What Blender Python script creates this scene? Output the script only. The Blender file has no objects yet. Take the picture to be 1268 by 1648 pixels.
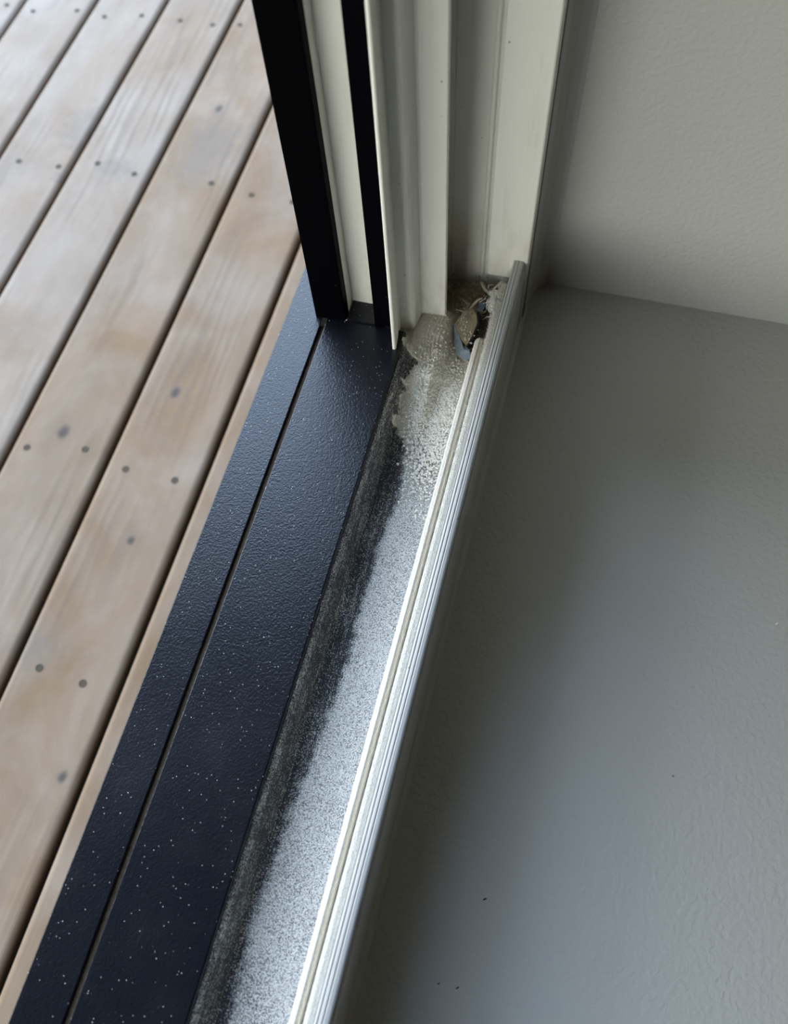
import bpy, bmesh, math, random
from mathutils import Matrix, Vector, noise
random.seed(7)
S = bpy.context.scene
COL = S.collection

# ------------------------------------------------------------------ camera
CAM_Z = 0.40                      # metres above the top of the inner track ridge (z = 0)
F_PX = 1350.0
cam_d = bpy.data.cameras.new('camera')
cam = bpy.data.objects.new('camera', cam_d)
COL.objects.link(cam)
right = Vector((0.96544307, 0.25637344, -0.04682248))
up = Vector((-0.21272019, 0.87899465, 0.42675347))
back = Vector((0.15056496, -0.40204609, 0.9031551))
cam.matrix_world = Matrix(((right.x, up.x, back.x, 0), (right.y, up.y, back.y, 0),
                           (right.z, up.z, back.z, CAM_Z), (0, 0, 0, 1)))
cam_d.sensor_fit = 'HORIZONTAL'
cam_d.sensor_width = 36.0
cam_d.lens = 36.0 * F_PX / 1268.0
cam_d.clip_start = 0.01
cam_d.dof.use_dof = True
cam_d.dof.focus_distance = 0.455
cam_d.dof.aperture_fstop = cam_d.lens / 3.9
S.camera = cam

# ------------------------------------------------------------------ sky and exposure
S.view_settings.view_transform = 'Standard'
S.view_settings.look = 'None'
S.view_settings.gamma = 1.0
S.view_settings.use_curve_mapping = False
S.view_settings.exposure = 0.0
SKY = 9.2
w = bpy.data.worlds.new('world'); S.world = w; w.use_nodes = True
nt = w.node_tree; nt.nodes.clear()
tc = nt.nodes.new('ShaderNodeTexCoord'); sx = nt.nodes.new('ShaderNodeSeparateXYZ')
rmp = nt.nodes.new('ShaderNodeValToRGB')
els = rmp.color_ramp.elements
els[0].position = 0.47; els[0].color = (0.035, 0.04, 0.03, 1)
els[1].position = 0.53; els[1].color = (0.66, 0.64, 0.56, 1)
e = els.new(0.68); e.color = (0.82, 0.83, 0.79, 1)
e = els.new(0.80); e.color = (0.80, 0.98, 1.24, 1)
e = els.new(1.0); e.color = (0.32, 0.54, 0.90, 1)
mr = nt.nodes.new('ShaderNodeMapRange'); mr.inputs[1].default_value = -1
bg = nt.nodes.new('ShaderNodeBackground'); bg.inputs[1].default_value = SKY
wo = nt.nodes.new('ShaderNodeOutputWorld')
L = nt.links.new
L(tc.outputs['Generated'], sx.inputs[0]); L(sx.outputs[2], mr.inputs[0]); L(mr.outputs[0], rmp.inputs[0])
L(rmp.outputs[0], bg.inputs[0]); L(bg.outputs[0], wo.inputs[0])

# ------------------------------------------------------------------ materials
class N:
    """small node-graph helper"""
    def __init__(s, name):
        s.m = bpy.data.materials.new(name); s.m.use_nodes = True
        s.t = s.m.node_tree; s.t.nodes.clear()
        s.out = s.t.nodes.new('ShaderNodeOutputMaterial')
        s.b = s.t.nodes.new('ShaderNodeBsdfPrincipled')
        s.l(s.b.outputs[0], s.out.inputs[0])
        s.tc = s.t.nodes.new('ShaderNodeTexCoord')
        s.P = s.tc.outputs['Object']
    def l(s, a, b): s.t.links.new(a, b)
    def set(s, i, v):
        if isinstance(v, bpy.types.NodeSocket): s.l(v, i)
        elif isinstance(v, tuple) and len(v) == 3 and i.type == 'RGBA': i.default_value = (*v, 1)
        else: i.default_value = v
    def map(s, v, scale=(1, 1, 1), loc=(0, 0, 0)):
        n = s.t.nodes.new('ShaderNodeMapping'); s.l(v, n.inputs[0])
        n.inputs['Scale'].default_value = scale; n.inputs['Location'].default_value = loc
        return n.outputs[0]
    def noise(s, v, scale, detail=3, rough=.5, dist=0.0, col=False):
        n = s.t.nodes.new('ShaderNodeTexNoise'); s.l(v, n.inputs['Vector'])
        n.inputs['Scale'].default_value = scale; n.inputs['Detail'].default_value = detail
        n.inputs['Roughness'].default_value = rough; n.inputs['Distortion'].default_value = dist
        return n.outputs[1 if col else 0]
    def vor(s, v, scale, out=0, feat='F1'):
        n = s.t.nodes.new('ShaderNodeTexVoronoi'); n.feature = feat; s.l(v, n.inputs['Vector'])
        n.inputs['Scale'].default_value = scale
        return n.outputs[out]
    def wave(s, v, scale, dist, detail=2, dscale=1.0):
        n = s.t.nodes.new('ShaderNodeTexWave'); n.bands_direction = 'X'; s.l(v, n.inputs['Vector'])
        n.inputs['Scale'].default_value = scale; n.inputs['Distortion'].default_value = dist
        n.inputs['Detail'].default_value = detail; n.inputs['Detail Scale'].default_value = dscale
        return n.outputs['Fac']
    def rng(s, v, a, b, c=0.0, d=1.0, smooth=False):
        n = s.t.nodes.new('ShaderNodeMapRange')
        if smooth: n.interpolation_type = 'SMOOTHSTEP'
        s.l(v, n.inputs[0])
        for k, x in enumerate((a, b, c, d)): n.inputs[k + 1].default_value = x
        return n.outputs[0]
    def math(s, op, a, b=0.0, clamp=False):
        n = s.t.nodes.new('ShaderNodeMath'); n.operation = op; n.use_clamp = clamp
        s.set(n.inputs[0], a); s.set(n.inputs[1], b); return n.outputs[0]
    def mix(s, f, a, b, mode='MIX'):
        n = s.t.nodes.new('ShaderNodeMix'); n.data_type = 'RGBA'; n.blend_type = mode
        s.set(n.inputs[0], f); s.set(n.inputs[6], a); s.set(n.inputs[7], b); return n.outputs[2]
    def attr(s, name):
        n = s.t.nodes.new('ShaderNodeAttribute'); n.attribute_name = name; return n.outputs['Fac']
    def sep(s, v):
        n = s.t.nodes.new('ShaderNodeSeparateXYZ'); s.l(v, n.inputs[0]); return n.outputs
    def bump(s, h, strength, dist, prev=None):
        n = s.t.nodes.new('ShaderNodeBump'); s.l(h, n.inputs['Height'])
        n.inputs['Strength'].default_value = strength; n.inputs['Distance'].default_value = dist
        if prev is not None: s.l(prev, n.inputs['Normal'])
        s.l(n.outputs[0], s.b.inputs['Normal']); return n.outputs[0]
    def fin(s, color, rough, spec=.5, metal=0.0):
        s.set(s.b.inputs['Base Color'], color); s.set(s.b.inputs['Roughness'], rough)
        s.set(s.b.inputs['Specular IOR Level'], spec); s.set(s.b.inputs['Metallic'], metal)
        return s.m

def spot(g, x, y, r, sy=1.0, wob=.35):
    """soft round mask around an object-space point, wobbled by noise"""
    v = g.map(g.P, (1, sy, 0), (-x, -y * sy, 0))
    n = g.t.nodes.new('ShaderNodeVectorMath'); n.operation = 'LENGTH'; g.l(v, n.inputs[0])
    d = g.math('ADD', n.outputs['Value'], g.math('MULTIPLY', g.math('SUBTRACT', g.noise(g.P, 90, 2), .5), r * wob * 2))
    return g.rng(d, r * .2, r * 1.1, 1.0, 0.0, True)

def mat_powder_coat():
    g = N('dark_powder_coat')
    n1 = g.noise(g.P, 950, 1, .5)
    big = g.noise(g.P, 14, 3)
    sp = g.vor(g.P, 260, 0)
    sc = g.vor(g.P, 260, 1)
    pick = g.rng(g.sep(sc)[0], .90, .93)
    speck = g.math('MULTIPLY', g.rng(sp, .04, .08, .8, 0), pick)
    sp2 = g.vor(g.P, 620, 0); sc2 = g.vor(g.P, 620, 1)
    speck2 = g.math('MULTIPLY', g.rng(sp2, .09, .2, .55, 0), g.rng(g.sep(sc2)[0], .8, .85))
    scratch = g.math('MULTIPLY', g.rng(g.noise(g.map(g.P, (1, .12, 1)), 240, 2), .68, .8), g.rng(big, .5, .7))
    film = g.rng(g.noise(g.P, 40, 4), .45, .8, 0, .012)
    base = g.mix(film, (.0035, .0045, .0085), (.35, .37, .40))
    c = g.mix(g.math('ADD', speck, speck2, True), base, (.62, .64, .66))
    c = g.mix(g.math('MULTIPLY', scratch, .12), c, (.5, .5, .5))
    g.bump(n1, .5, .00033)
    return g.fin(c, g.rng(big, .3, .7, .27, .32), .4)

def mat_black_gloss():
    g = N('black_vertical_coat')
    sp = g.vor(g.P, 300, 0); sc = g.vor(g.P, 300, 1)
    z = g.sep(g.P)[2]
    low = g.rng(z, .10, 0, .05, 1)
    speck = g.math('MULTIPLY', g.math('MULTIPLY', g.rng(sp, .05, .1, 1, 0), g.rng(g.sep(sc)[0], .91, .93)), low)
    c = g.mix(speck, (.0008, .0009, .0016), (.2, .22, .22))
    g.bump(g.noise(g.P, 900, 2), .15, .0002)
    return g.fin(c, .5, .02)

def mat_cream():
    g = N('cream_frame_coat')
    x, y, z = g.sep(g.P)
    dirt = g.noise(g.map(g.P, (1, 1, .35)), 60, 5, .65)
    low = g.rng(z, .045, -.035, 0, 1, True)
    grime = g.math('MULTIPLY', g.rng(dirt, .42, .75, 0, .8), low)
    grime2 = g.rng(g.noise(g.map(g.P, (1, 1, .12)), 130, 4, .7), .56, .78, 0, .22)
    v = g.vor(g.P, 170, 0); vc = g.vor(g.P, 170, 1)
    dots = g.math('MULTIPLY', g.rng(v, .05, .11, .8, 0), g.rng(g.sep(vc)[0], .88, .91))
    c = g.mix(g.math('ADD', grime, grime2, True), (.76, .765, .71), (.34, .31, .23))
    c = g.mix(dots, c, (.10, .09, .07))
    g.bump(g.noise(g.P, 500, 3), .12, .0003)
    return g.fin(c, .42, .4)

def mat_track():
    g = N('white_track_coat')
    x, y, z = g.sep(g.P)
    n = g.noise(g.map(g.P, (1, .25, 1)), 160, 5, .7)
    grime = g.rng(n, .55, .8, 0, .4)
    far = g.rng(y, .32, .36, 0, .35)
    v = g.vor(g.P, 210, 0); vc = g.vor(g.P, 210, 1)
    dots = g.math('MULTIPLY', g.rng(v, .06, .13, .7, 0), g.rng(g.sep(vc)[0], .90, .93))
    c = g.mix(grime, (.42, .445, .46), (.26, .25, .21))
    c = g.mix(far, c, (.48, .46, .38))
    c = g.mix(dots, c, (.12, .1, .08))
    g.bump(g.noise(g.map(g.P, (1, .5, 1)), 420, 3), .35, .0003)
    return g.fin(c, .38, .5)

def mat_bead():
    g = N('dusty_bead')
    n = g.noise(g.P, 900, 3, .7)
    x = g.sep(g.P)[0]
    wob = g.math('ADD', x, g.math('MULTIPLY', g.math('SUBTRACT', g.noise(g.map(g.P, (0, 1, 0)), 300, 3), .5), .0012))
    line = g.math('MULTIPLY', g.rng(wob, -.0470, -.0466, 0, 1), g.rng(wob, -.0461, -.0457, 1, 0))
    c = g.mix(g.rng(n, .45, .75, 0, .55), (.58, .58, .555), (.33, .32, .27))
    c = g.mix(g.math('MULTIPLY', line, .75), c, (.36, .29, .17))
    g.bump(n, .8, .0005)
    return g.fin(c, .75, .2)

def mat_pile():
    g = N('white_brush_pile')
    n = g.noise(g.P, 1100, 2, .8)
    y = g.sep(g.P)[1]
    c = g.mix(g.rng(n, .4, .75, 0, .6), (.60, .61, .60), (.36, .35, .31))
    c = g.mix(g.rng(y, .27, .345, 0, .35), c, (.5, .42, .3))
    g.bump(n, 1.0, .0009)
    return g.fin(c, .95, .1)

def mat_dust():
    g = N('settled_dust_on_channel')
    d = g.attr('dust'); br = g.attr('brown')
    fine = g.rng(g.noise(g.P, 1350, 1, .6), .28, .72)
    mid = g.noise(g.P, 330, 4, .7)
    lf = g.noise(g.P, 45, 3, .6)
    streak = g.noise(g.map(g.P, (1, .07, 1)), 900, 3, .7)
    a = g.math('ADD', d, g.math('MULTIPLY', g.math('SUBTRACT', mid, .5), .9))
    a = g.math('ADD', a, g.math('MULTIPLY', g.math('SUBTRACT', fine, .5), .75))
    a = g.math('ADD', a, g.math('MULTIPLY', g.math('SUBTRACT', lf, .5), .5))
    a = g.math('ADD', a, g.math('MULTIPLY', g.math('SUBTRACT', streak, .5), g.rng(d, .2, .75, .9, 0)))
    a = g.math('ADD', a, g.math('MULTIPLY', g.math('MULTIPLY', g.attr('pile'), g.rng(d, .5, .9)), .4))
    a = g.rng(a, .12, .88, 0.02, 1.0)
    light = g.mix(g.rng(fine, .1, .9), (.34, .355, .365), (.66, .67, .665))
    light = g.mix(g.attr('pile'), light, g.mix(g.rng(fine, .1, .9), (.66, .64, .58), (.90, .88, .82)))
    c = g.mix(a, (.011, .016, .024), light)
    c = g.mix(g.math('MULTIPLY', g.math('MULTIPLY', br, .95), g.rng(mid, .25, .7, .6, 1)), c, (.36, .31, .22))
    b = g.bump(mid, .4, .0012)
    g.bump(fine, .8, .0005, b)
    return g.fin(c, g.rng(d, .2, .8, .5, .9), .3)

def mat_crumb(name, c1, c2):
    g = N(name)
    i = g.t.nodes.new('ShaderNodeTexNoise'); g.l(g.P, i.inputs[0]); i.inputs['Scale'].default_value = 300
    return g.fin(g.mix(i.outputs[0], c1, c2), .9, .2)

def mat_paint():
    g = N('satin_wall_paint')
    n = g.noise(g.P, 320, 2, .5, .3)
    n2 = g.noise(g.P, 70, 2)
    sp = g.vor(g.P, 75, 0); sc = g.vor(g.P, 75, 1)
    bits = g.math('MULTIPLY', g.rng(sp, .035, .06, 1, 0), g.rng(g.sep(sc)[0], .93, .94))
    c = g.mix(g.math('MULTIPLY', bits, .6), (.475, .48, .46), (.06, .05, .04))
    b = g.bump(n, .42, .0011)
    return g.fin(c, .38, .5)

def mat_caulk():
    g = N('painted_caulk')
    g.bump(g.noise(g.map(g.P, (1, .3, .3)), 90, 3), .3, .002)
    return g.fin((.475, .48, .46), .5, .4)

KNOTS = [(-.449, .762, .006, .8), (-.336, .2196, .005, .8), (-.444, .31, .0075, .7), (-.354, .377, .006, .7), (-.31, .0156, .005, .8)]
STAINS = [(-.532, .645, .034, 1.5), (-.60, .70, .03, .6), (-.382, .105, .03, 1.4), (-.44, .70, .04, .5), (-.59, .62, .012, 1.0)]
def mat_wood():
    g = N('weathered_decking')
    oi = g.t.nodes.new('ShaderNodeObjectInfo')
    r = g.sep(oi.outputs['Color'])[0]          # how much brown stain is left on this board
    rnd = oi.outputs['Random']
    geo = g.t.nodes.new('ShaderNodeNewGeometry')
    off = g.t.nodes.new('ShaderNodeCombineXYZ'); g.set(off.inputs[1], g.math('MULTIPLY', rnd, 7.0)); g.set(off.inputs[2], rnd)
    va = g.t.nodes.new('ShaderNodeVectorMath'); va.operation = 'ADD'; g.l(g.P, va.inputs[0]); g.l(off.outputs[0], va.inputs[1])
    p = va.outputs[0]
    lo = g.noise(g.map(p, (1, .45, 1)), 17, 4, .6, 1.2)
    gr = g.math('MULTIPLY', g.wave(g.map(p, (1, .10, 1)), 26, 12, 3, 1.2), g.rng(g.noise(g.map(p, (1, .25, 1)), 16, 2), .42, .62))
    gr2 = g.noise(g.map(p, (1, .025, 1)), 420, 3, .6)
    bl = g.noise(g.map(p, (1, .7, 1)), 12, 4, .6, .6)
    grey = g.mix(lo, (.185, .160, .138), (.325, .29, .258))
    brown = g.mix(lo, (.122, .081, .048), (.21, .145, .092))
    f = g.math('ADD', r, g.math('MULTIPLY', g.math('SUBTRACT', bl, .5), 1.5), True)
    c = g.mix(f, grey, brown)
    c = g.mix(g.math('MULTIPLY', g.rng(gr, .35, .95), .42), c, (.12, .095, .075))
    c = g.mix(g.math('MULTIPLY', g.rng(gr2, .4, .75), .18), c, (.14, .11, .09))
    for x, y, rad, sy in STAINS:
        c = g.mix(g.math('MULTIPLY', spot(g, x, y, rad, sy, .8), .36), c, (.11, .105, .10))
    for x, y, rad, sy in KNOTS:
        c = g.mix(g.math('MULTIPLY', spot(g, x, y, rad * 2.4, sy), .3), c, (.15, .115, .09))
        c = g.mix(g.math('MULTIPLY', spot(g, x, y, rad, sy), .9), c, (.05, .045, .045))
    z = g.sep(g.P)[2]
    c = g.mix(g.rng(z, -.2825, -.288, 0, .8), c, (.13, .09, .06))   # darker brown down the board flanks
    g.bump(g.math('ADD', gr2, gr), .2, .0006)
    return g.fin(c, .75, .2)

def flat(name, c, rough=.7, spec=.3, bscale=None, bd=.001):
    g = N(name)
    if bscale: g.bump(g.noise(g.P, bscale, 3), .5, bd)
    return g.fin(c, rough, spec)

M = dict(coat=mat_powder_coat(), black=mat_black_gloss(), cream=mat_cream(), track=mat_track(), bead=mat_bead(),
         pile=mat_pile(), dust=mat_dust(), paint=mat_paint(), caulk=mat_caulk(), wood=mat_wood(),
         nail=flat('rusty_nail', (.065, .054, .044), .75, .1),
         groove=mat_crumb('dirt_in_groove', (.035, .028, .02), (.13, .10, .07)),
         crumb=mat_crumb('pale_dust_crumbs', (.70, .685, .64), (.88, .865, .81)),
         soil=flat('dark_soil', (.03, .022, .016), .95, .1, 60, .01),
         grass=flat('lawn', (.05, .07, .03), .95, .1, 40, .01),
         plaster=flat('room_plaster', (.20, .12, .05), .7),
         soffit=flat('soffit_paint', (.10, .09, .08), .8),
         clad=flat('cladding_paint', (.16, .15, .14), .6),
         joist=flat('rough_joist', (.09, .065, .045), .9),
         scrapd=mat_crumb('dark_slate_plastic', (.03, .04, .052), (.09, .115, .145)),
         scrapb=mat_crumb('blue_plastic', (.12, .16, .20), (.26, .33, .39)),
         scrapt=mat_crumb('dusty_brown_paper', (.20, .165, .115), (.34, .29, .21)),
         pale=mat_crumb('pale_shaving', (.36, .32, .24), (.50, .46, .36)),
         fluff=mat_crumb('white_fluff', (.75, .76, .74), (.88, .88, .86)),
         lint=mat_crumb('brown_lint', (.17, .12, .07), (.33, .26, .17)),
         darkbit=mat_crumb('dark_debris', (.03, .025, .02), (.10, .08, .06)))

# ------------------------------------------------------------------ builders
def link(name, me, mat, parent=None, smooth=False):
    o = bpy.data.objects.new(name, me); COL.objects.link(o)
    if mat: me.materials.append(mat)
    if parent: o.parent = parent
    if smooth:
        for p in me.polygons: p.use_smooth = True
    return o
def from_bm(name, bm, mat, parent=None, smooth=False):
    me = bpy.data.meshes.new(name); bm.normal_update(); bm.to_mesh(me); bm.free()
    return link(name, me, mat, parent, smooth)
def tag(o, label=None, cat=None, group=None, kind=None):
    if label: o['label'] = label
    if cat: o['category'] = cat
    if group: o['group'] = group
    if kind: o['kind'] = kind
    return o
def empty(name, loc=(0, 0, 0)):
    o = bpy.data.objects.new(name, None); o.location = loc; o.empty_display_size = .02
    COL.objects.link(o); return o
def bevel_obj(o, w_, seg=2, ang=35):
    m = o.modifiers.new('bevel', 'BEVEL'); m.width = w_; m.segments = seg
    m.limit_method = 'ANGLE'; m.angle_limit = math.radians(ang); m.harden_normals = False
    return o
def prism_y(name, pts, y0, y1, mat, parent=None, bev=0.0, seg=2, nose=0.0):
    """closed (x, z) outline run along y"""
    bm = bmesh.new()
    a = [bm.verts.new((x, y0, z)) for x, z in pts]; b = [bm.verts.new((x, y1, z)) for x, z in pts]
    n = len(pts)
    bm.faces.new(a); bm.faces.new(list(reversed(b)))
    for i in range(n): bm.faces.new((a[i], b[i], b[(i + 1) % n], a[(i + 1) % n]))
    if nose:                                   # rounded end
        cx = sum(p[0] for p in pts) / n; top = max(p[1] for p in pts)
        prev, pf = b, [f for f in bm.faces if set(f.verts) == set(b)][0]
        bm.faces.remove(pf)
        for k in range(1, 5):
            t = k / 4 * math.pi / 2; sc = max(.15, math.cos(t))
            cur = [bm.verts.new((cx + (x - cx) * sc, y1 + nose * math.sin(t), z if z < top - .01 else z - (1 - sc) * .0025)) for x, z in pts]
            for i in range(n): bm.faces.new((prev[i], cur[i], cur[(i + 1) % n], prev[(i + 1) % n]))
            prev = cur
        bm.faces.new(list(reversed(prev)))
    bmesh.ops.recalc_face_normals(bm, faces=bm.faces)
    o = from_bm(name, bm, mat, parent)
    if bev: bevel_obj(o, bev, seg)
    return o
def prism_z(name, pts, z0, z1, mat, parent=None, bev=0.0, seg=2):
    """closed (x, y) outline run along z"""
    bm = bmesh.new()
    a = [bm.verts.new((x, y, z0)) for x, y in pts]; b = [bm.verts.new((x, y, z1)) for x, y in pts]
    n = len(pts)
    bm.faces.new(a); bm.faces.new(list(reversed(b)))
    for i in range(n): bm.faces.new((a[i], b[i], b[(i + 1) % n], a[(i + 1) % n]))
    bmesh.ops.recalc_face_normals(bm, faces=bm.faces)
    o = from_bm(name, bm, mat, parent)
    if bev: bevel_obj(o, bev, seg)
    return o
def box(name, x0, x1, y0, y1, z0, z1, mat, parent=None, bev=0.0):
    return prism_z(name, [(x0, y0), (x1, y0), (x1, y1), (x0, y1)], z0, z1, mat, parent, bev)
def struct(o): o['kind'] = 'structure'; return o

# ------------------------------------------------------------------ the setting
LEDGE_Z = -0.072
WY = 0.409                                        # face of the reveal wall
YN = -.95                                         # near end of the opening
def grid_plane(name, P0, U, V, nu, nv, mat):
    bm = bmesh.new(); vs = []
    for i in range(nu + 1):
        for j in range(nv + 1): vs.append(bm.verts.new(Vector(P0) + Vector(U) * (i / nu) + Vector(V) * (j / nv)))
    for i in range(nu):
        for j in range(nv):
            k = i * (nv + 1) + j; bm.faces.new((vs[k], vs[k + nv + 1], vs[k + nv + 2], vs[k + 1]))
    return from_bm(name, bm, mat)
struct(box('window_ledge', -.031, .55, -.95, WY + .004, LEDGE_Z - .05, LEDGE_Z, M['paint']))  # painted indoor window ledge; the room itself lies lower
struct(box('floor_room', .0, 3.0, -2.6, WY + .004, -.50, -.45, M['plaster']))
struct(box('wall_far', -.0200, .75, WY, WY + .12, LEDGE_Z - .05, 2.3, M['paint']))
struct(box('wall_back', .75, 3.0, WY, WY + .12, -.5, 2.3, M['plaster']))
struct(box('wall_right', 3.0, 3.1, -2.6, WY + .12, -.5, 2.3, M['plaster']))
struct(box('wall_near', -.02, 3.0, -2.7, -2.6, -.5, 2.3, M['plaster']))
struct(box('ceiling', -.02, 3.1, -2.7, WY + .12, 2.1, 2.2, M['plaster']))
struct(box('wall_header', -.14, -.02, YN, WY, 1.6, 2.3, M['clad']))

struct(box('wall_outer_far', -.135, -.03, .374, 2.6, -.40, 2.3, M['clad']))
struct(box('wall_outer_near', -.135, -.02, -3.2, YN, -.40, 2.3, M['clad']))
struct(box('wall_outer_base', -.135, -.034, YN, .45, -.40, -.062, M['clad']))
struct(box('roof_eave', -1.75, -.135, -3.2, 1.0, 1.90, 2.0, M['soffit']))
struct(box('unseen_sky_blocker', -3.3, -1.75, -3.2, .22, 1.90, 2.0, M['soffit']))  # unseen slab added beyond the eave to cut high sky light on the ledge
# caulk where the frame meets ledge and wall
prism = [(-.0326, -.0722), (-.0326, -.0655), (-.0312, -.0690), (-.0282, -.0722)]
struct(prism_y('trim_1', prism, -2.0, .392, M['caulk'], bev=.0008))
cv = [(-.0310, .370), (-.0300, .379), (-.0286, .391), (-.0255, .401), (-.0205, .4072), (-.0175, .4092), (-.0175, .412), (-.0310, .412)]
o = struct(prism_z('trim_2', cv, LEDGE_Z, 1.6, M['caulk']))
struct(box('ground', -14, -.04, -12, 12, -.50, -.42, M['grass']))
struct(box('trim_3', -1.6, -.14, -1.4, 2.4, -.42, -.40, M['soil']))

# ------------------------------------------------------------------ deck boards with their nails
DZ = -.28
gaps = [-.1980, -.2945, -.3912, -.4893, -.5852, -.6770, -.7720, -.8670, -.9620, -1.0570]
brown_amt = [.80, .78, .72, .40, .34, .26, .16, .14, .14, .14]
nails = {0: [(-.262, .60)], 1: [(-.3692, .2864), (-.3195, .2862), (-.3668, .092), (-.3252, .0889), (-.366, .64), (-.318, .64)],
         2: [(-.4717, .2861), (-.4155, .2973), (-.4161, .6471), (-.4746, .9098), (-.425, .91)],
         3: [(-.5561, .6487), (-.5077, .6421), (-.5527, .9032), (-.5089, .9032), (-.5561, .29)],
         4: [(-.6647 + .016, .6329), (-.599, .6347), (-.6524, .8913), (-.6054, .9028)],
         5: [(-.75, .8837), (-.6929, .8959), (-.745, .635), (-.70, .635)], 6: [(-.7901, .8886), (-.84, .888)],
         7: [], 8: [], 9: []}
BL = ['narrow brown strip of deck board tucked under the black sill edge',
      'brown deck board next to the sill, second out from the black edge',
      'brownish deck board with a dark knot and raised grain, third out from the sill',
      'greyish deck board with a grey water stain between its nails, fourth out from the sill',
      'pale greyed deck board, fifth out from the black sill',
      'pale deck board near the top left corner, sixth out from the sill',
      'greyed deck board cut off by the top left corner of the photo', None, None, None]
def deck_board(k, x0, x1, z1, y0=-.62, y1=1.55):
    x0 += .0027; x1 -= .0027; r = .0050
    pts = [(x0, z1 - .022), (x1, z1 - .022), (x1, z1 - r)]
    for a in range(1, 4): t = a / 4 * math.pi / 2; pts.append((x1 - r + r * math.cos(t), z1 - r + r * math.sin(t)))
    pts.append((x1 - r, z1)); pts.append((x0 + r, z1))
    for a in range(1, 4): t = math.pi / 2 + a / 4 * math.pi / 2; pts.append((x0 + r + r * math.cos(t), z1 - r + r * math.sin(t)))
    pts.append((x0, z1 - r))
    o = prism_y('deck_board', pts, y0, y1, M['wood'])
    return o
nail_me = None
def add_nail(parent, x, y):
    global nail_me
    if nail_me is None:
        bm = bmesh.new()
        bmesh.ops.create_cone(bm, cap_ends=True, segments=20, radius1=.0037, radius2=.0031, depth=.0008)
        top = max(bm.faces, key=lambda f: f.calc_center_median().z)
        rr = bmesh.ops.inset_region(bm, faces=[top], thickness=.0007, depth=-.0003)
        nail_me = bpy.data.meshes.new('nail'); bm.to_mesh(nail_me); bm.free(); nail_me.materials.append(M['nail'])
    n = bpy.data.objects.new('nail', nail_me); COL.objects.link(n); n.parent = parent
    n.location = (x, y, DZ + .0001)
nb = 7
for k in range(nb):
    b = deck_board(k, gaps[k + 1], gaps[k], DZ)
    b.color = (brown_amt[k], 0, 0, 1)
    tag(b, BL[k], 'deck board', 'weathered timber deck boards outside')
    for x, y in nails[k]: add_nail(b, x, y)
for k in range(7, 9):
    pass
for n_, y in enumerate((-.25, .09, .645, .90)):
    struct(box('trim_%d' % (4 + n_), -1.1, -.14, y - .022, y + .022, -.40, DZ - .0225, M['joist']))

# ------------------------------------------------------------------ the window frame, one thing
FR = empty('window_frame', (-.10, .33, -.05))
tag(FR, 'black and cream aluminium window frame corner standing on its dusty sill and track', 'window frame')
def part(o):
    o.parent = FR; o.matrix_parent_inverse = FR.matrix_world.inverted(); o.location = (0, 0, 0); return o
FR_inv = Matrix.Translation((.10, -.33, .05))
def fp(o):
    o.parent = FR; o.matrix_parent_inverse = FR_inv; return o
Y0 = -.40; SZ = -.012
# sill: outer nose, slot, inner plate
outer = fp(prism_y('outer_sill_nose', [(-.1681, -.045), (-.1681, SZ - .0004), (-.1676, SZ), (-.1452, SZ), (-.1452, -.045)], -2.0, .44, M['coat'], bev=.0007, seg=3))
outer['label'] = 'outer black sill strip beyond the thin groove'
plate = fp(prism_y('sill_plate', [(-.1423, -.045), (-.1423, SZ), (-.0934, SZ), (-.0925, SZ - .0008), (-.0925, -.045)], -2.0, .302, M['coat'], bev=.0006, seg=3))
plate['label'] = 'inner black textured sill plate'
fp(prism_y('groove_floor', [(-.1458, -.0172), (-.1458, -.0152), (-.1417, -.0140), (-.1417, -.0172)], -2.0, .2965, M['groove']))
def lumps(name, pts, mat, parent=None, sub=1):
    bm = bmesh.new()
    for (x, y, z, r, sy) in pts:
        m = Matrix.Translation((x, y, z)) @ Matrix.Rotation(random.uniform(0, 6), 4, 'Z') @ Matrix.Diagonal((1, sy, random.uniform(.6, .95), 1))
        g_ = bmesh.ops.create_icosphere(bm, subdivisions=sub, radius=r, matrix=m)
        for v in g_['verts']:
            c = Vector((x, y, z)); v.co = c + (v.co - c) * random.uniform(.75, 1.2)
    return from_bm(name, bm, mat, parent)

# dusty channel between the plate and the track bead: a fine height field
BND = [(631, 560), (640, 566), (654, 563), (655.5, 575), (668, 584), (675, 587), (663, 597), (658, 610), (649, 618), (652, 628), (644, 642),
       (642, 656), (633, 675), (636, 692), (646, 700), (650, 720), (646, 745), (641, 768), (638, 796), (622, 828), (613, 854), (603, 877), (596, 903), (588, 938),
       (575, 970), (560, 1040), (530, 1130), (500, 1210), (470, 1280), (445, 1350), (415, 1430), (395, 1500), (375, 1580), (358, 1660)]
def ground_ratio(px, py):
    v = right * (px - 634) + up * (824 - py) - back * F_PX
    return v.x / -v.z, v.y / -v.z
BR = [ground_ratio(*p) for p in BND]
def base_z(x, y):
    if x < -.0921: return -.0135 - .0082 * min(1, max(0, (y - .2985) / .008))
    t = (x + .0925) / .0078
    t = min(1, max(0, t)); t = t * t * (3 - 2 * t)
    z = -.0128 + (-.0305 + .0128) * t
    pile = min(1, max(0, (y - .235) / .05)) * min(1, max(0, (-.066 - x) / .006))
    z += .0086 * pile * t
    k = min(1, max(0, (y - .290) / .012)) * min(1, max(0, (-.066 - x) / .006))
    z = z * (1 - k) - .0218 * k
    dip = max(min(1, max(0, (y - .325) / .022)) * min(1, max(0, (x + .074) / .004)), min(1, max(0, (y - .330) / .010)))
    if x > -.0880: z = z * (1 - dip) - .0410 * dip
    return z
BX = [(b[1] * .425, b[0] * .428) for b in BR]      # (y, x) on the channel
BX.sort()
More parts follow.
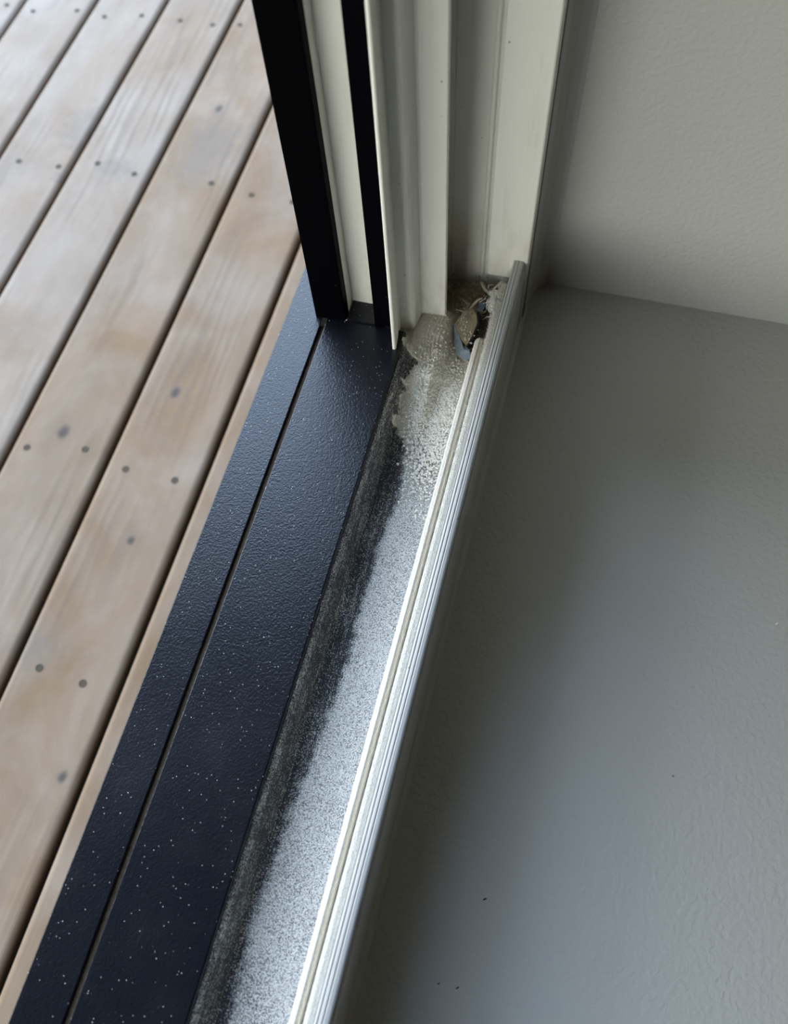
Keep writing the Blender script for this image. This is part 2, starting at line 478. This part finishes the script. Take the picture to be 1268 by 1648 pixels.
def bnd_x(y):
    if y <= BX[0][0]: return BX[0][1]
    if y >= BX[-1][0]: return BX[-1][1]
    for a, b in zip(BX, BX[1:]):
        if a[0] <= y <= b[0]:
            t = (y - a[0]) / max(1e-6, b[0] - a[0]); return a[1] + (b[1] - a[1]) * t
def sst(a, b, x):
    t = min(1, max(0, (x - a) / (b - a))); return t * t * (3 - 2 * t)
bm = bmesh.new()
xs = [-.1012 + i * .00045 for i in range(int((.1012 - .0370) / .00045))]
ys = [-.16 + j * .00055 for j in range(int((.385 + .16) / .00055))]
dl, bl, pil, rows = [], [], [], []
for y in ys:
    row = []
    bx = bnd_x(y)
    edge_soft = .0012 if y > .245 else .0045
    for x in xs:
        z = base_z(x, y)
        q = Vector((x, y, 0))
        n_ = noise.fractal(q * 130, 1.0, 2.0, 4); n2 = noise.noise(q * 900)
        xx = x + .0022 * noise.noise(q * 150) + .0012 * noise.noise(q * 420) + .0007 * noise.noise(q * 900)
        d = sst(bx - edge_soft * .4, bx + edge_soft, xx)
        if y < .245: d *= .86 - .10 * sst(.1, -.1, y) + .10 * noise.noise(q * 60)
        low = .13 + .13 * noise.noise(Vector((x * 420, y * 12, 2))) + .10 * max(0, noise.noise(Vector((x * 1500, y * 20, 7)))) * 2
        if x < -.0905: low = .12
        if y > .2985 and x < -.08: d = 1.0
        d = max(d, low)
        if -.0915 < x < -.0895 and y < .26: d = max(d, .30 + .18 * noise.noise(Vector((x * 900, y * 60, 4))))
        thick = .0012 * sst(bx, bx + .003, xx) * (1 if y > .25 else .25)
        rough = sst(.20, .27, y)
        if y > .285: n_ *= .45
        z += thick + rough * d * (.00085 * n_ + .00040 * n2) + (1 - rough) * d * (.0001 * n_ + .00006 * n2)
        if y > .262 and x < -.072: z += .0006 * math.sin(x * 2600 + 9 * noise.noise(q * 50)) * sst(.262, .28, y) * .5
        brn = sst(.275, .350, y + .45 * (x + .080)) * .9 + sst(.285, .33, y) * sst(-.075, -.06, x) * .25
        if x > -.0515: z = min(z, -.0305 + .0002 * n_)
        row.append(bm.verts.new((x, y, z))); dl.append(d); bl.append(min(1, brn)); pil.append(rough)
    rows.append(row)
for a, b in zip(rows, rows[1:]):
    for i in range(len(a) - 1): bm.faces.new((a[i], a[i + 1], b[i + 1], b[i]))
# close the strip into a slab with a flat underside, so it has thickness
me = bpy.data.meshes.new('channel_floor'); bm.to_mesh(me); bm.free()
for nm, data in (('dust', dl), ('brown', bl), ('pile', pil)):
    at = me.attributes.new(nm, 'FLOAT', 'POINT'); at.data.foreach_set('value', data)
ch = fp(link('channel_floor', me, M['dust'], None, True))
so = ch.modifiers.new('thickness', 'SOLIDIFY'); so.thickness = .002; so.offset = -1
ch['label'] = 'sill channel covered in pale dust'
fp(prism_y('channel_floor', [(-.0925, -.049), (-.0925, -.0445), (-.0390, -.0445), (-.0390, -.049)], -.17, .42, M['dust']))
fp(prism_y('channel_floor', [(-.0925, -.049), (-.0925, -.0135), (-.0850, -.0300), (-.0390, -.0300), (-.0390, -.049)], -2.0, -.159, M['dust']))

# inner track: bead, pile strip, ridge
fp(prism_y('track_bead', [(-.0504, -.034), (-.0504, -.0098), (-.0496, -.0082), (-.0478, -.0076), (-.0470, -.0080), (-.0464, -.0080), (-.0458, -.0078), (-.0451, -.0090), (-.0448, -.034)],
            -2.0, .302, M['bead'], bev=.0003, seg=2, nose=.0035))['label'] = 'narrow white bead with a brown grime line'
fp(prism_y('track_slot', [(-.0450, -.034), (-.0450, -.0125), (-.0437, -.0125), (-.0437, -.034)], -2.0, .352, M['lint']))['label'] = 'brown grime filled slot'
# pile strip: body plus many short bristles
fp(prism_y('shaded_ridge_face', [(-.0322, -.075), (-.0322, -.0045), (-.0316, -.0052), (-.0316, -.075)], -2.0, .3720, M['paint']))['label'] = 'inner face below the ridge, its shade painted in dull grey'  # side face of the ridge; its shade is put in as darker paint
pl = fp(prism_y('weather_pile', [(-.0440, -.034), (-.0440, -.0052), (-.0434, -.0038), (-.0420, -.0034), (-.0396, -.0036), (-.0396, -.034)], -2.0, .3440, M['pile'], bev=.0004))
fp(prism_y('weather_pile', [(-.0450, -.040), (-.0450, -.0225), (-.0436, -.0200), (-.0390, -.0195), (-.0390, -.040)], .3440, .3690, M['pile'], bev=.0006))
pl['label'] = 'white fuzzy brush strip beside the ridge'
bm = bmesh.new()
for i in range(9000):
    y = .345 - (random.random() ** 1.5) * .55
    dens = sst(-.05, .30, y)
    x = -.0440 + random.random() * .0020 * (.4 + .9 * dens)
    z = -.0048 + random.uniform(-.002, .0008)
    ln_ = random.uniform(.0006, .0018) * (.45 + .8 * dens)
    d = Vector((random.uniform(-1, -.1), random.uniform(-.7, .7), random.uniform(-.2, .8))).normalized() * ln_
    s = Vector((0, 1, 0)).cross(d).normalized() * .00012; s2 = Vector((0, .00012, 0))
    p = Vector((x, y, z))
    a = [bm.verts.new(p + s), bm.verts.new(p - s * .5 + s2), bm.verts.new(p - s * .5 - s2)]; t = bm.verts.new(p + d)
    for u, v in ((0, 1), (1, 2), (2, 0)): bm.faces.new((a[u], a[v], t))
bri = from_bm('bristles', bm, M['pile']); bri.parent = pl; bri['kind'] = 'stuff'
ridge = [(-.0392, -.045), (-.0392, -.0012), (-.0388, -.0004), (-.0380, -.0002), (-.0376, -.0007), (-.0372, -.0002), (-.0360, 0), (-.0356, -.0006), (-.0352, 0),
         (-.0336, -.0002), (-.0328, -.0006), (-.0324, -.0016), (-.0324, -.074), (-.0345, -.074), (-.0345, -.045)]
rd = fp(prism_y('track_ridge', ridge, -2.0, .3600, M['track'], bev=.00025, seg=2)); rd['label'] = 'white ribbed upstand of the track'

# jamb: black posts, cream slot, cream flanges, recess and inner post
H1 = 1.6
Zb = -.0125
fp(prism_z('outer_post', [(-.1495, .3005), (-.1312, .3018), (-.1305, .3024), (-.1305, .3085), (-.1322, .3085), (-.1322, .44), (-.1495, .44)], Zb, H1, M['black'], bev=.0004))['label'] = 'black outer post'
fp(prism_z('slot_lining', [(-.1322, .3085), (-.1305, .3086), (-.1305, .3165), (-.1110, .3165), (-.1110, .36), (-.1322, .36)], -.0125, H1, M['cream'], bev=.0003))['label'] = 'cream lining between the black posts'
fp(prism_z('middle_post', [(-.1121, .3016), (-.1024, .3022), (-.0985, .3022), (-.0985, .3160), (-.1121, .3160)], Zb, H1, M['black'], bev=.0004))['label'] = 'narrow black middle post'
fp(prism_z('inner_flange', [(-.0973, .2876), (-.0966, .2873), (-.0955, .2876), (-.0952, .2885), (-.0963, .2965), (-.0990, .3110), (-.0909, .3113), (-.0896, .3130), (-.0885, .3238),
                            (-.0870, .3245), (-.0740, .3252), (-.0735, .3262), (-.0735, .3285), (-.0870, .3285), (-.0870, .3580), (-.0984, .3580), (-.0984, .3022)], -.034, H1, M['cream'], bev=.0004))['label'] = 'cream stepped flange standing in the dust'
fp(prism_z('recess_back', [(-.0870, .3600), (-.0870, .3695), (-.0804, .3695), (-.0802, .3702), (-.0798, .3702), (-.0796, .3695), (-.0615, .3695), (-.0605, .3683), (-.0590, .3683), (-.0580, .3693), (-.0392, .3693), (-.0392, .42), (-.0880, .42), (-.0880, .3600)], -.05, H1, M['cream'], bev=.0002))['label'] = 'cream back of the deep recess'
# inner post: right edge stands just above the ridge
fp(prism_z('inner_post', [(-.0553, .3602), (-.0548, .3600), (-.0312, .3600), (-.0303, .3606), (-.0303, .4085), (-.0462, .4085), (-.0462, .3632), (-.0553, .3632)], -.0168, H1, M['cream'], bev=.0004))['label'] = 'wide cream inner post ending above the track'
fp(box('frame_end', -.0395, -.0312, .3604, .3900, -.075, -.0160, M['track']))
fp(box('sill_end_block', -.13, -.0992, .3020, .40, -.045, -.0105, M['coat']))

# ------------------------------------------------------------------ loose bits
def dust_z(x, y): return base_z(x, y) + .0012
pts = []
for i in range(5200):
    if random.random() < .8:
        y = random.gauss(.255, .024); x = random.gauss(-.060 - (y - .235) * .12, .0075)
    else:
        y = random.uniform(-.1, .30); x = random.uniform(-.086, -.0525)
    if x > -.0520 or x < bnd_x(y) + .001 or y > .33: continue
    r = random.choice((.0003, .0004, .0004, .0005, .0006, .0007, .0008)) if y > .19 else .0002
    pts.append((x, y, dust_z(x, y) - (.0008 if y < .2 else 0) + r * (.65 if y > .2 else .2), r, 1))
tag(lumps('dust_grains', pts, M['crumb']), 'pale grains of dust scattered on the dirty sill channel', 'dust', kind='stuff')
# the biggest crumbs are countable
CR = [(722, 691, .0013), (733, 695, .0009), (705, 679, .0009), (711, 676, .0008), (716, 666, .0008), (704, 708, .0010), (677, 654, .0008), (721, 655, .0008),
      (690, 694, .0008), (640, 746, .0008), (715, 703, .0006)]
c0 = None
for i, (px, py, r) in enumerate(CR):
    rx, ry = ground_ratio(px, py); x, y = rx * .4285, ry * .4285
    if c0 is None:
        c0 = lumps('dust_crumb', [(0, 0, 0, 1, 1.1)], M['crumb'], sub=2); o = c0
    else:
        o = c0.copy(); COL.objects.link(o)
    o.scale = (r, r, r * .85); o.rotation_euler = (0, 0, i * 1.3); o.location = (x, y, dust_z(x, y) + r * .35)
    if i == 0: lab = 'largest off-white plaster crumb lying on the channel dust near the bead'
    elif i == 9: lab = 'lone crumb beside the dark streak on the far side of the channel'
    else: lab = 'small off-white crumb among the grains gathered beside the narrow bead'
    tag(o, lab, 'crumb', 'plaster crumbs in the sill channel')

def W(px, py, z):
    rx, ry = ground_ratio(px, py); k = CAM_Z - z
    return Vector((rx * k, ry * k, z))
# folded scrap: brown paper face with blue folded sides
sc = empty('folded_scrap', W(755, 540, -.027))
tag(sc, 'folded blue-grey scrap with a dusty brown face lying in the sill corner', 'scrap')
def sheet(name, loops, mat, th=.0004, parent=None):
    bm = bmesh.new()
    for lp in loops: bm.faces.new([bm.verts.new(W(*p)) for p in lp])
    bmesh.ops.remove_doubles(bm, verts=bm.verts, dist=.00005)
    bmesh.ops.triangulate(bm, faces=bm.faces); bmesh.ops.subdivide_edges(bm, edges=bm.edges, cuts=3, use_grid_fill=True)
    for v in bm.verts: v.co += Vector((0, 0, .0005)) * noise.noise(v.co * 260)
    bmesh.ops.recalc_face_normals(bm, faces=bm.faces)
    o = from_bm(name, bm, mat)
    m = o.modifiers.new('thickness', 'SOLIDIFY'); m.thickness = th; m.offset = -1
    o.parent = parent; o.matrix_parent_inverse = Matrix.Translation(-parent.location)
    return o
sheet('brown_face', [[(731, 522, -.0235), (745, 504, -.022), (759, 497, -.0205), (767, 507, -.0195), (768, 520, -.020), (760, 541, -.0215), (750, 557, -.024), (741, 545, -.024)]], M['scrapt'], parent=sc)
sheet('blue_fold', [[(731, 522, -.0237), (741, 545, -.0242), (747, 563, -.0235), (735, 571, -.027), (732, 550, -.027)],
                    [(747, 563, -.0235), (750, 557, -.0242), (756, 566, -.0225), (757, 577, -.026), (748, 580, -.0265), (735, 571, -.027)]], M['scrapb'], parent=sc)
sheet('blue_edge', [[(759, 541, -.0219), (768, 520, -.0204), (767, 507, -.0199), (772, 500, -.021), (770, 524, -.0235), (762, 543, -.0245), (751, 559, -.026), (749, 556, -.0244)]], M['scrapd'], parent=sc)
sheet('blue_tail', [[(766, 500, -.020), (771, 487, -.0175), (778, 486, -.0165), (782, 492, -.018), (774, 503, -.021)]], M['scrapd'], parent=sc)

bits = []
for i in range(90):
    px = random.gauss(752, 8); py = random.gauss(524, 13); p = W(px, py, -.0215)
    if px - 731 < (py - 500) * .3: continue
    bits.append((p.x + .10 - .10, p.y, p.z + .0002, random.choice((.0002, .0003, .00045)), 1.2))
g0 = lumps('grit', bits, M['crumb']); g0.parent = sc; g0.matrix_parent_inverse = Matrix.Translation(-sc.location); g0['kind'] = 'stuff'
def tube_px(name, path, r, mat, ns=8):
    cu = bpy.data.curves.new(name, 'CURVE'); cu.dimensions = '3D'; cu.bevel_depth = r; cu.bevel_resolution = 2; cu.use_fill_caps = True
    sp = cu.splines.new('NURBS'); sp.points.add(len(path) - 1); sp.use_endpoint_u = True; sp.order_u = 3
    for i, p in enumerate(path):
        co = W(*p) if len(p) == 3 else W(*p[:3]); sp.points[i].co = (*co, 1)
        sp.points[i].radius = p[3] if len(p) > 3 else 1
    cu.materials.append(mat)
    tmp = bpy.data.objects.new('tmp', cu); COL.objects.link(tmp)
    me = bpy.data.meshes.new_from_object(tmp.evaluated_get(bpy.context.evaluated_depsgraph_get()))
    bpy.data.objects.remove(tmp)
    return me
cu = tube_px('pale_curl', [(775, 454, -.0235, .8), (777, 460, -.022, 1), (781, 467, -.022, 1), (786, 471, -.024, .9)], .0010, M['pale'])
o = bpy.data.objects.new('curled_shaving', cu); COL.objects.link(o)
tag(o, 'small pale curled shaving in front of the recess back', 'shaving')
cu = tube_px('pale_strip', [(786, 474, -.024, .6), (793, 468, -.021, 1), (799, 461, -.019, 1), (803, 456, -.018, .7)], .0007, M['pale'])
o = bpy.data.objects.new('curled_shaving', cu); COL.objects.link(o)
tag(o, 'thin pale strip leaning beside the white brush tuft under the inner post', 'shaving')
cu = tube_px('twig', [(756, 497, -.021, .6), (763, 489, -.019, 1), (769, 482, -.018, 1), (776, 480, -.018, .7)], .0008, M['pale'])
o = bpy.data.objects.new('curled_shaving', cu); COL.objects.link(o)
tag(o, 'dull curved strip above the folded blue scrap', 'shaving')

def fibres(name, n, cx, cy, sx_, sy_, z0, z1, ln0, ln1, r, mat, dirn=None):
    bm = bmesh.new()
    for i in range(n):
        p = W(random.gauss(cx, sx_), random.gauss(cy, sy_), random.uniform(z0, z1))
        d = Vector((random.gauss(0, 1), random.gauss(0, 1), random.gauss(0, .35)))
        if dirn: d = Vector(dirn) + d * .45
        d.normalize(); L_ = random.uniform(ln0, ln1); k = Vector((random.gauss(0, 1), random.gauss(0, 1), random.gauss(0, .5))) * L_ * .35
        prev = None
        for s in range(5):
            t = s / 4; c = p + d * L_ * t + k * math.sin(t * 3.14) * .5
            s1 = d.orthogonal().normalized() * r; s2 = d.cross(s1).normalized() * r
            ring = [bm.verts.new(c + s1), bm.verts.new(c - s1 * .5 + s2), bm.verts.new(c - s1 * .5 - s2)]
            if prev:
                for u, v in ((0, 1), (1, 2), (2, 0)): bm.faces.new((prev[u], prev[v], ring[v], ring[u]))
            prev = ring
    return from_bm(name, bm, mat)
tag(fibres('pile_tuft', 420, 795, 482, 5, 9, -.014, -.004, .002, .006, .00012, M['fluff'], (.35, -.75, .1)), 'loose white fluffy tuft frayed from the brush strip end', 'fluff', kind='stuff')
tag(fibres('lint', 260, 772, 480, 20, 12, -.0295, -.026, .003, .008, .00009, M['lint']), 'brown lint and fibres matted on the recess bottom', 'lint', kind='stuff')
tag(fibres('pale_lint', 40, 752, 502, 6, 5, -.020, -.018, .003, .009, .00008, M['pale']), 'thin pale fibres tangled over the folded scrap', 'fibres', kind='stuff')
bits = []
for i in range(420):
    t = random.random()
    px = 790 - 30 * t + random.gauss(0, 6); py = 470 + 95 * t + random.gauss(0, 8)
    p = W(px, py, -.029); r = random.choice((.0003, .0005, .0008))
    bits.append((p.x, p.y, p.z + .0008, r, 1.4))
tag(lumps('dark_grit', bits, M['darkbit']), 'dark grit along the brown slot beside the folded scrap', 'grit', kind='stuff')
bits = []
for i in range(260):
    px = random.gauss(757, 26); py = random.gauss(472, 12); p = W(px, py, -.029)
    if p.x > -.052: continue
    bits.append((p.x, p.y, p.z + .0006, random.choice((.0003, .0005, .0007)), 1.3))
tag(lumps('brown_grit', bits, M['lint']), 'brown grit on the bottom of the deep recess', 'grit', kind='stuff')

# tiny specks on the painted ledge
for px, py, r, mat, lab in ((1250, 1004, .0011, M['crumb'], 'raised white paint chip near the right edge of the ledge'),
                            (780, 1447, .0009, M['darkbit'], 'dark speck on the shaded ledge above the bottom edge'),
                            (736, 1590, .0008, M['darkbit'], 'dark curled speck lowest on the shaded ledge, right of the other low one'),
                            (706, 1583, .0006, M['darkbit'], 'tiny dark speck lowest on the shaded ledge, nearest the frame'),
                            (862, 513, .0006, M['darkbit'], 'dark speck on the ledge just below the wall corner')):
    p = W(px, py, LEDGE_Z)
    o = lumps('speck', [(0, 0, 0, 1, 1)], mat, sub=2); o.location = (p.x, p.y, LEDGE_Z + r * .25); o.scale = (r * .5, r * 1.2, r * .4)
    o.rotation_euler = (0, 0, -.9)
    tag(o, lab, 'speck')
